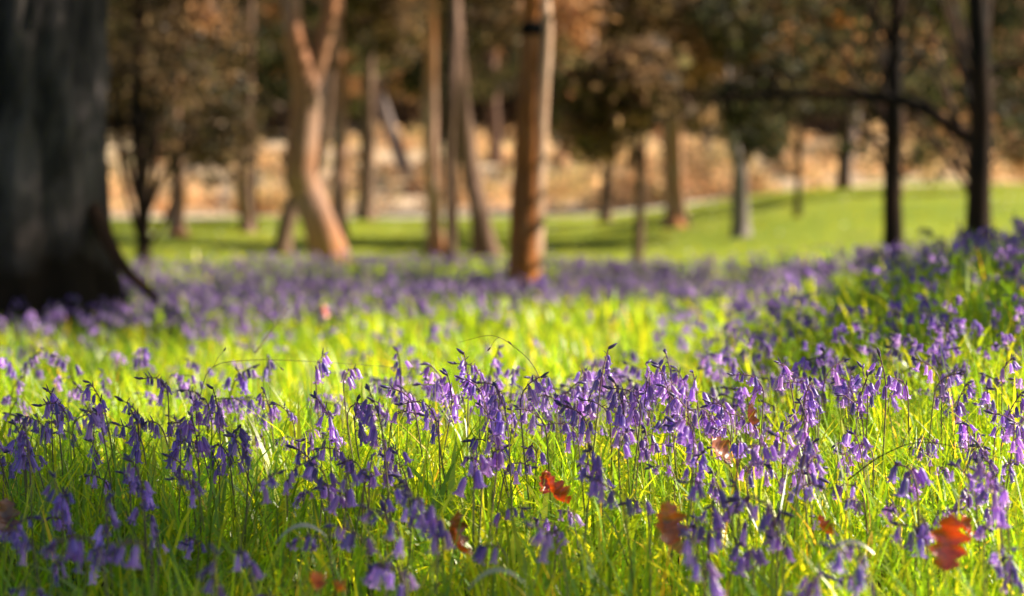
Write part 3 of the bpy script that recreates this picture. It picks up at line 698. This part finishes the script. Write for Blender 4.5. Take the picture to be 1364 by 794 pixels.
# the low dark crowns over the lawn (holm oaks, yews, larches): each one a tree
LOW = [ # px, d, trunk width px, crown px0, px1, py bottom, palette, n, label
    (331, 47, 16, 205, 400, 165, 'dark', 'dark bushy crown hanging between the thin sunlit trunk and the pinkish forked tree'),
    (577, 46, 14, 470, 640, 120, 'dark', 'dark spreading crown behind the pale slender trunk'),
    (702, 50, 14, 560, 720, 80, 'russet', 'russet crown hanging directly left of the orange pine'),
    (806, 46, 12, 735, 880, 45, 'russet', 'russet crown hanging high directly right of the orange pine'),
    (898, 38, 8, 850, 1015, 140, 'russet', 'russet leaved crown above the stout reddish trunk'),
    (986, 33, 7, 905, 1090, 205, 'brown', 'drooping brown crown spreading over the pale short trunk'),
    (1122, 46, 14, 1030, 1180, 150, 'dark', 'dark crown hanging left of the slim dark trunk'),
    (1192, 42, 14, 1195, 1310, 245, 'olive', 'olive bushy crown between the two dark right hand trunks'),
    (1305, 40, 16, 1300, 1440, 235, 'dark', 'dark bush like crown behind the trunk nearest the right edge'),
    (452, 54, 14, 330, 490, 110, 'olive', 'olive crown rising behind the pinkish forked tree'),
    (236, 40, 8, 150, 330, 215, 'brown', 'brown crown spreading above the thin sunlit trunk on the left'),
    (330, 44.5, 8, 270, 400, 190, 'dark', 'dark low crown filling the gap left of the pinkish forked tree'),
    (489, 54, 8, 430, 560, 165, 'olive', 'olive crown hanging right of the pinkish forked tree'),
    (1190, 34, 8, 1010, 1180, 222, 'brown', 'brown low crown hanging directly left of the slim dark trunk'),
    (453, 40, 11, 455, 560, 90, 'brown', 'brown dotted crown just right of the sun flecked trunk'),
    (602, 37, 11, 575, 690, 60, 'brown', 'brown crown high behind the leaning brown trunk'),
    (851, 33, 8, 770, 905, 105, 'russet', 'warm brown crown between the orange pine and the stout reddish trunk'),
    (986, 36, 11, 940, 1130, 100, 'dark', 'dark high crown above the drooping brown crown'),
    (190, 44, 14, 90, 240, 200, 'brown', 'brown leafy crown right behind the massive trunk'),
]
for i, (px, d, w, a, b, pb, pal, lab) in enumerate(LOW):
    zb = P(0, pb, d)[2]; zt = P(0, -70, d)[2]
    x0, x1 = P(a, 0, d)[0], P(b, 0, d)[0]; q = np.random.default_rng(200 + i); cl = []
    for _ in range(34):
        fx = q.uniform(-1, 1); low = zb + (zt - zb) * .45 * abs(fx) ** 2 + q.exponential(.25)
        cl.append(((x0 + x1) / 2 + fx * (x1 - x0) / 2, d + q.uniform(-1.2, 1.6), min(low + q.uniform(0, 1) ** 1.2 * (zt - zb), zt + 1), q.uniform(.22, .6)))
    g0 = float(gz((px - 682) / FPX * d, d)); b0 = np.array([(px - 682) / FPX * d, d, g0]); top = b0.copy(); top[2] = zb + (zt - zb) * .6
    tree('spreading_tree', [b0, (b0 + top) / 2 + np.array([.06, 0, 0]), top], [pw(w * 1.3, d), pw(w, d), pw(w * .5, d)], M_bark_brown if i % 2 else M_bark_dark, lab,
         branches=limbs_to(top, cl, 60 + i, .04, 9), crown=(cl, 5600, .072, pal), seed=40 + i, group='low crowned trees over the clearing')
# amber leaved spray high on the right
d = 34; cl = clumps_box(P(1035, 0, d)[0], P(1120, 0, d)[0], d - .5, d + .5, P(0, 50, d)[2], P(0, -10, d)[2], 10, .12, .28, 71)
tree('amber_tree', path_px([(1062, 318), (1064, 220), (1070, 100), (1080, 0), (1084, -60)], d, .03, 9), [pw(9, d), pw(7, d), pw(6, d), pw(5, d)], M_bark_dark, 'slight tree with a spray of amber leaves at the top right', branches=limbs_to(P(1078, 10, d), cl, 70, .02, 6), crown=(cl, 380, .05, 'amber'), seed=71)

# the wood on the bank behind: far trunks, each a tree
FAR = [(205, 84), (415, 92), (545, 76), (662, 84), (745, 68), (806, 72), (945, 80), (1122, 62), (1160, 90), (1228, 76), (1338, 72), (1390, 84), (120, 76), (40, 86), (-20, 74), (1450, 76)]
words_ = {806: 'broad grey brown trunk on the bank just right of the orange pine'}
fbits = ['slim', 'stout', 'crooked', 'straight', 'pale', 'reddish', 'grey']
protos = []
for k, pal in enumerate(('olive', 'russet', 'brown', 'dark')):
    q = np.random.default_rng(300 + k); cl = []
    for _ in range(32):
        hgt = q.uniform(1.7, 7.5); rad = 3.2 * (1 - .35 * abs(hgt - 6) / 5); aa = q.uniform(0, 6.28); rr = rad * q.uniform(.1, 1) ** .6
        cl.append((rr * math.cos(aa), rr * math.sin(aa), hgt + .6, q.uniform(.4, 1.0)))
    protos.append((cl, pal))
for i, (px, d) in enumerate(FAR):
    x = (px - 682) / FPX * d; z = float(gz(x, d)); cl, pal = protos[i % 4]
    q = np.random.default_rng(400 + i); lift = q.uniform(.1, 1.6)
    cl = [(c[0] + x, c[1] + d, c[2] + z + lift, c[3]) for c in cl]
    w = q.uniform(.22, .38) * (2.0 if px == 806 else 1); ln = q.normal(0, .55)
    top = [x + ln * 2, d, z + 9]
    mt = [M_bark_pink, M_bark_grey, M_bark_grey, M_bark_brown, M_bark_pink][i % 5]  # mostly pale pink and grey barks: haze painted into the far trunks
    near = 'massive left trunk' if px < 200 else 'thin sunlit trunk' if px < 300 else 'pinkish forked tree' if px < 480 else 'pale slender trunk' if px < 620 else 'orange pine' if px < 800 else 'stout reddish trunk' if px < 945 else 'pale short trunk' if px < 1070 else 'slim dark trunk' if px < 1235 else 'trunk nearest the right edge'
    ref = dict(zip(['massive left trunk', 'thin sunlit trunk', 'pinkish forked tree', 'pale slender trunk', 'orange pine', 'stout reddish trunk', 'pale short trunk', 'slim dark trunk', 'trunk nearest the right edge'], [34, 236, 410, 576, 705, 898, 985, 1190, 1305]))[near]
    how = 'distant' if d > 82 else 'dim' if d > 69 else 'background'
    lab = words_.get(px, f"{how} {['pinkish', 'pale grey', 'grey', 'brown', 'pinkish'][i % 5]} trunk on the bank just {'left' if px < ref else 'right'} of the {near}")
    br = limbs_to([x + ln * 1.4, d, z + 6], cl, 80 + i, .07, 7)
    tree('woodland_tree', [(x, d, z), (x + ln, d, z + 3.5), top], [w * 1.2, w, w * .5], mt, lab, branches=br, crown=(cl, 3000, .13, pal), seed=80 + i, group='trees of the wood on the bank', n=16, k=10)
q = np.random.default_rng(650); cl = []
for _ in range(1300):
    y_ = 60 + 40 * q.random() ** 1.4; x_ = q.uniform(-1, 1) * (.25 * y_ + 3); r_ = q.uniform(.15, .6) * (1.9 if q.random() < .12 else 1)
    if math.sin(x_ * .55 + y_ * .3) + q.normal(0, .8) < -.2: continue
    cl.append((x_, y_, float(gz(x_, y_)) + r_ * .5, r_))
V, F, T = leaf_cloud(cl, 80000, .075, 'bracken', q)
tag(obj('undergrowth', mesh_np('undergrowth', V, F, M_crown, T)), 'rusty bracken and brush covering the sunlit bank', 'undergrowth', kind='stuff')
# far-off wood reading as one mass
q = np.random.default_rng(600); cl = []
for _ in range(800):
    y_ = q.uniform(104, 140); x_ = q.uniform(-1, 1) * (.25 * y_ + 6); cl.append((x_, y_, float(gz(x_, y_)) + q.uniform(.3, 9.5), q.uniform(.8, 2.0)))
V, F, T = leaf_cloud(cl, 90000, .42, 'brown', q)
tag(obj('far_woodland', mesh_np('far_woodland', V, F, M_crown, T)), 'brown mass of far woodland closing the view behind the bank', 'woodland', kind='stuff')

# trees standing out of frame on the right whose shade dapples the foreground: clumps hung on the sun's path
SHADE = [ # ground x, y, half sizes, height of the leaves, count of clumps, group id
    (.98, 5.3, .28, .45, 3.4, 12, 0), (1.42, 7.0, .5, 1.0, 3.7, 28, 0), (1.95, 9.2, .6, 1.3, 4.0, 24, 0), (2.5, 12, .7, 1.3, 4.4, 16, 0),
    (-.60, 2.7, .17, .5, 4.4, 22, 1), (-.74, 3.6, .22, .4, 4.6, 11, 1), (-.55, 3.1, .14, .25, 4.3, 6, 1), (.02, 2.75, .05, .08, 4.0, 1, 1),
    (-3.5, 12.0, 1.6, .6, 5.6, 60, 2), (-2.0, 11.7, .5, .4, 5.3, 9, 2), (-2.3, 10.6, .9, 1.0, 5.2, 14, 2), (-1.5, 14.5, 1.6, .8, 5.6, 12, 2), (-.3, 12.5, .8, .5, 5.4, 5, 2), (-1.3, 7.0, .35, .6, 5.0, 5, 2)]
q = random.Random(17)
SHADE += [(-.12, 3.35, .03, .03, 3.6, 1, 1), (.42, 4.2, .03, .03, 3.4, 1, 1)]
OFF = [(6.6, 8.6, 'dark leafy tree standing out of frame on the right'), (9.2, 1.0, 'spreading oak standing out of frame at the near right'), (9.2, 14.2, 'tall tree standing out of frame at the far right')]
for gi, (tx, ty, lab) in enumerate(OFF):
    cl = []
    for gx, gy, ax, ay, hz, n_, g_ in SHADE:
        if g_ != gi: continue
        for _ in range(n_):
            while True:
                a, b = q.uniform(-1, 1), q.uniform(-1, 1)
                if a * a + b * b < 1: break
            c = on_ray(gx + a * ax, gy + b * ay, hz + q.uniform(-.5, .9)); cl.append((*c, q.uniform(.16, .3)))
    g0 = float(gz(tx, ty)); top = np.array([tx + .2, ty, 4.6])
    tree('shade_tree', [(tx, ty, g0), (tx + .1, ty, 2.4), top], [.42, .34, .22], M_bark_brown, lab, branches=limbs_to(top, cl, 500 + gi, .035, 8), crown=(cl, 320 * len(cl), .034, 'olive'), seed=500 + gi)

# ------------------------------------------------------------------ labels of the single bluebells
NUM = {3: 'three', 4: 'four', 5: 'five', 6: 'six', 7: 'seven', 8: 'eight', 9: 'nine', 10: 'ten'}
MARKS = [(601, 712, 'large curled brown leaf'), (742, 655, 'small slanting red leaf'), (967, 602, 'russet oak leaf'), (888, 700, 'orange glinting leaf'), (1262, 728, 'upright scarlet leaf'), (418, 780, 'orange curled leaf'), (4, 690, 'left edge'), (1364, 600, 'right edge'), (300, 482, 'arching bare twig'), (655, 450, 'fine dark twig'), (1130, 722, 'pale curled straw'), (1240, 590, 'dark twig at right')]
used = {}
for b in sorted(bells, key=lambda b: b['y']):
    px = b['x'] / b['y'] * FPX + 682; py = HOR + (CAM_H - b['top']) / b['y'] * FPX
    mk = min(MARKS, key=lambda m: (m[0] - px) ** 2 + .6 * (m[1] - py) ** 2)
    dx, dy = px - mk[0], py - mk[1]
    if mk[2] in ('left edge', 'right edge'): side = 'near the'
    elif abs(dx) > 1.2 * abs(dy): side = ('far ' if abs(dx) > 130 else '') + ('left of the' if dx < 0 else 'right of the')
    else: side = ('well ' if abs(dy) > 90 else 'just ') + ('above the' if dy < 0 else 'below the')
    cx = math.cos(b['rz'])
    lean = 'nodding left' if cx < -.55 else 'nodding right' if cx > .55 else 'nodding forward' if math.sin(b['rz']) < 0 else 'nodding away'
    if b['nod'] < .7: lean = lean.replace('nodding', 'upright, facing')
    zone = 'large blurred' if b['y'] < 2.65 else 'softly blurred' if b['y'] < 3.1 else 'sharp' if b['y'] < 3.7 else 'small'
    ht = 'short ' if b['H'] < .19 else 'tall ' if b['H'] > .25 else ''
    lab = f"{zone} {ht}bluebell with {NUM[b['nf']]} bells {lean}, {side} {mk[2]}"
    used.setdefault(lab, []).append(b)
ORD = ['nearest', 'second nearest', 'third nearest', 'fourth nearest', 'fifth nearest']
for lab, bs in used.items():
    for i, b in enumerate(bs):
        l = lab if len(bs) == 1 else f"{ORD[min(i, 4)]} {lab}"
        tag(b['o'], ' '.join(l.split()[:16]), 'bluebell', BGROUP)

# ------------------------------------------------------------------ light and camera
w = bpy.data.worlds.new('World'); sc.world = w; w.use_nodes = True
nt = w.node_tree; nt.nodes.clear()
sky = nt.nodes.new('ShaderNodeTexSky'); sky.sky_type = 'NISHITA'; sky.sun_disc = False; sky.sun_elevation = SUN_EL; sky.sun_rotation = SUN_AZ
bg = nt.nodes.new('ShaderNodeBackground'); bg.inputs[1].default_value = .085
ow = nt.nodes.new('ShaderNodeOutputWorld'); nt.links.new(sky.outputs[0], bg.inputs[0]); nt.links.new(bg.outputs[0], ow.inputs[0])
sl = bpy.data.lights.new('sun', 'SUN'); sl.energy = 10.0; sl.angle = R(.55); sl.color = (1, .88, .70)
so = bpy.data.objects.new('sun', sl); col.objects.link(so)
from mathutils import Vector
sd = Vector((SH[0] * math.cos(SUN_EL), SH[1] * math.cos(SUN_EL), math.sin(SUN_EL)))
so.rotation_euler = sd.to_track_quat('Z', 'Y').to_euler(); so.location = sd * 60

cd = bpy.data.cameras.new('camera'); co = bpy.data.objects.new('camera', cd); col.objects.link(co); sc.camera = co
cd.lens = 85; cd.sensor_width = 36; cd.clip_start = .05; cd.clip_end = 2000
co.location = (0, 0, CAM_H); co.rotation_euler = (R(90) - math.atan((397 - HOR) / FPX), 0, 0)
cd.dof.use_dof = True; cd.dof.focus_distance = 3.45; cd.dof.aperture_fstop = 3.9; cd.dof.aperture_blades = 0

sc.view_settings.view_transform = 'Standard'; sc.view_settings.look = 'None'; sc.view_settings.exposure = 0
sc.cycles.use_denoising = True
sc.cycles.max_bounces = 8; sc.cycles.transmission_bounces = 6; sc.cycles.diffuse_bounces = 4
sc.cycles.sample_clamp_indirect = 6
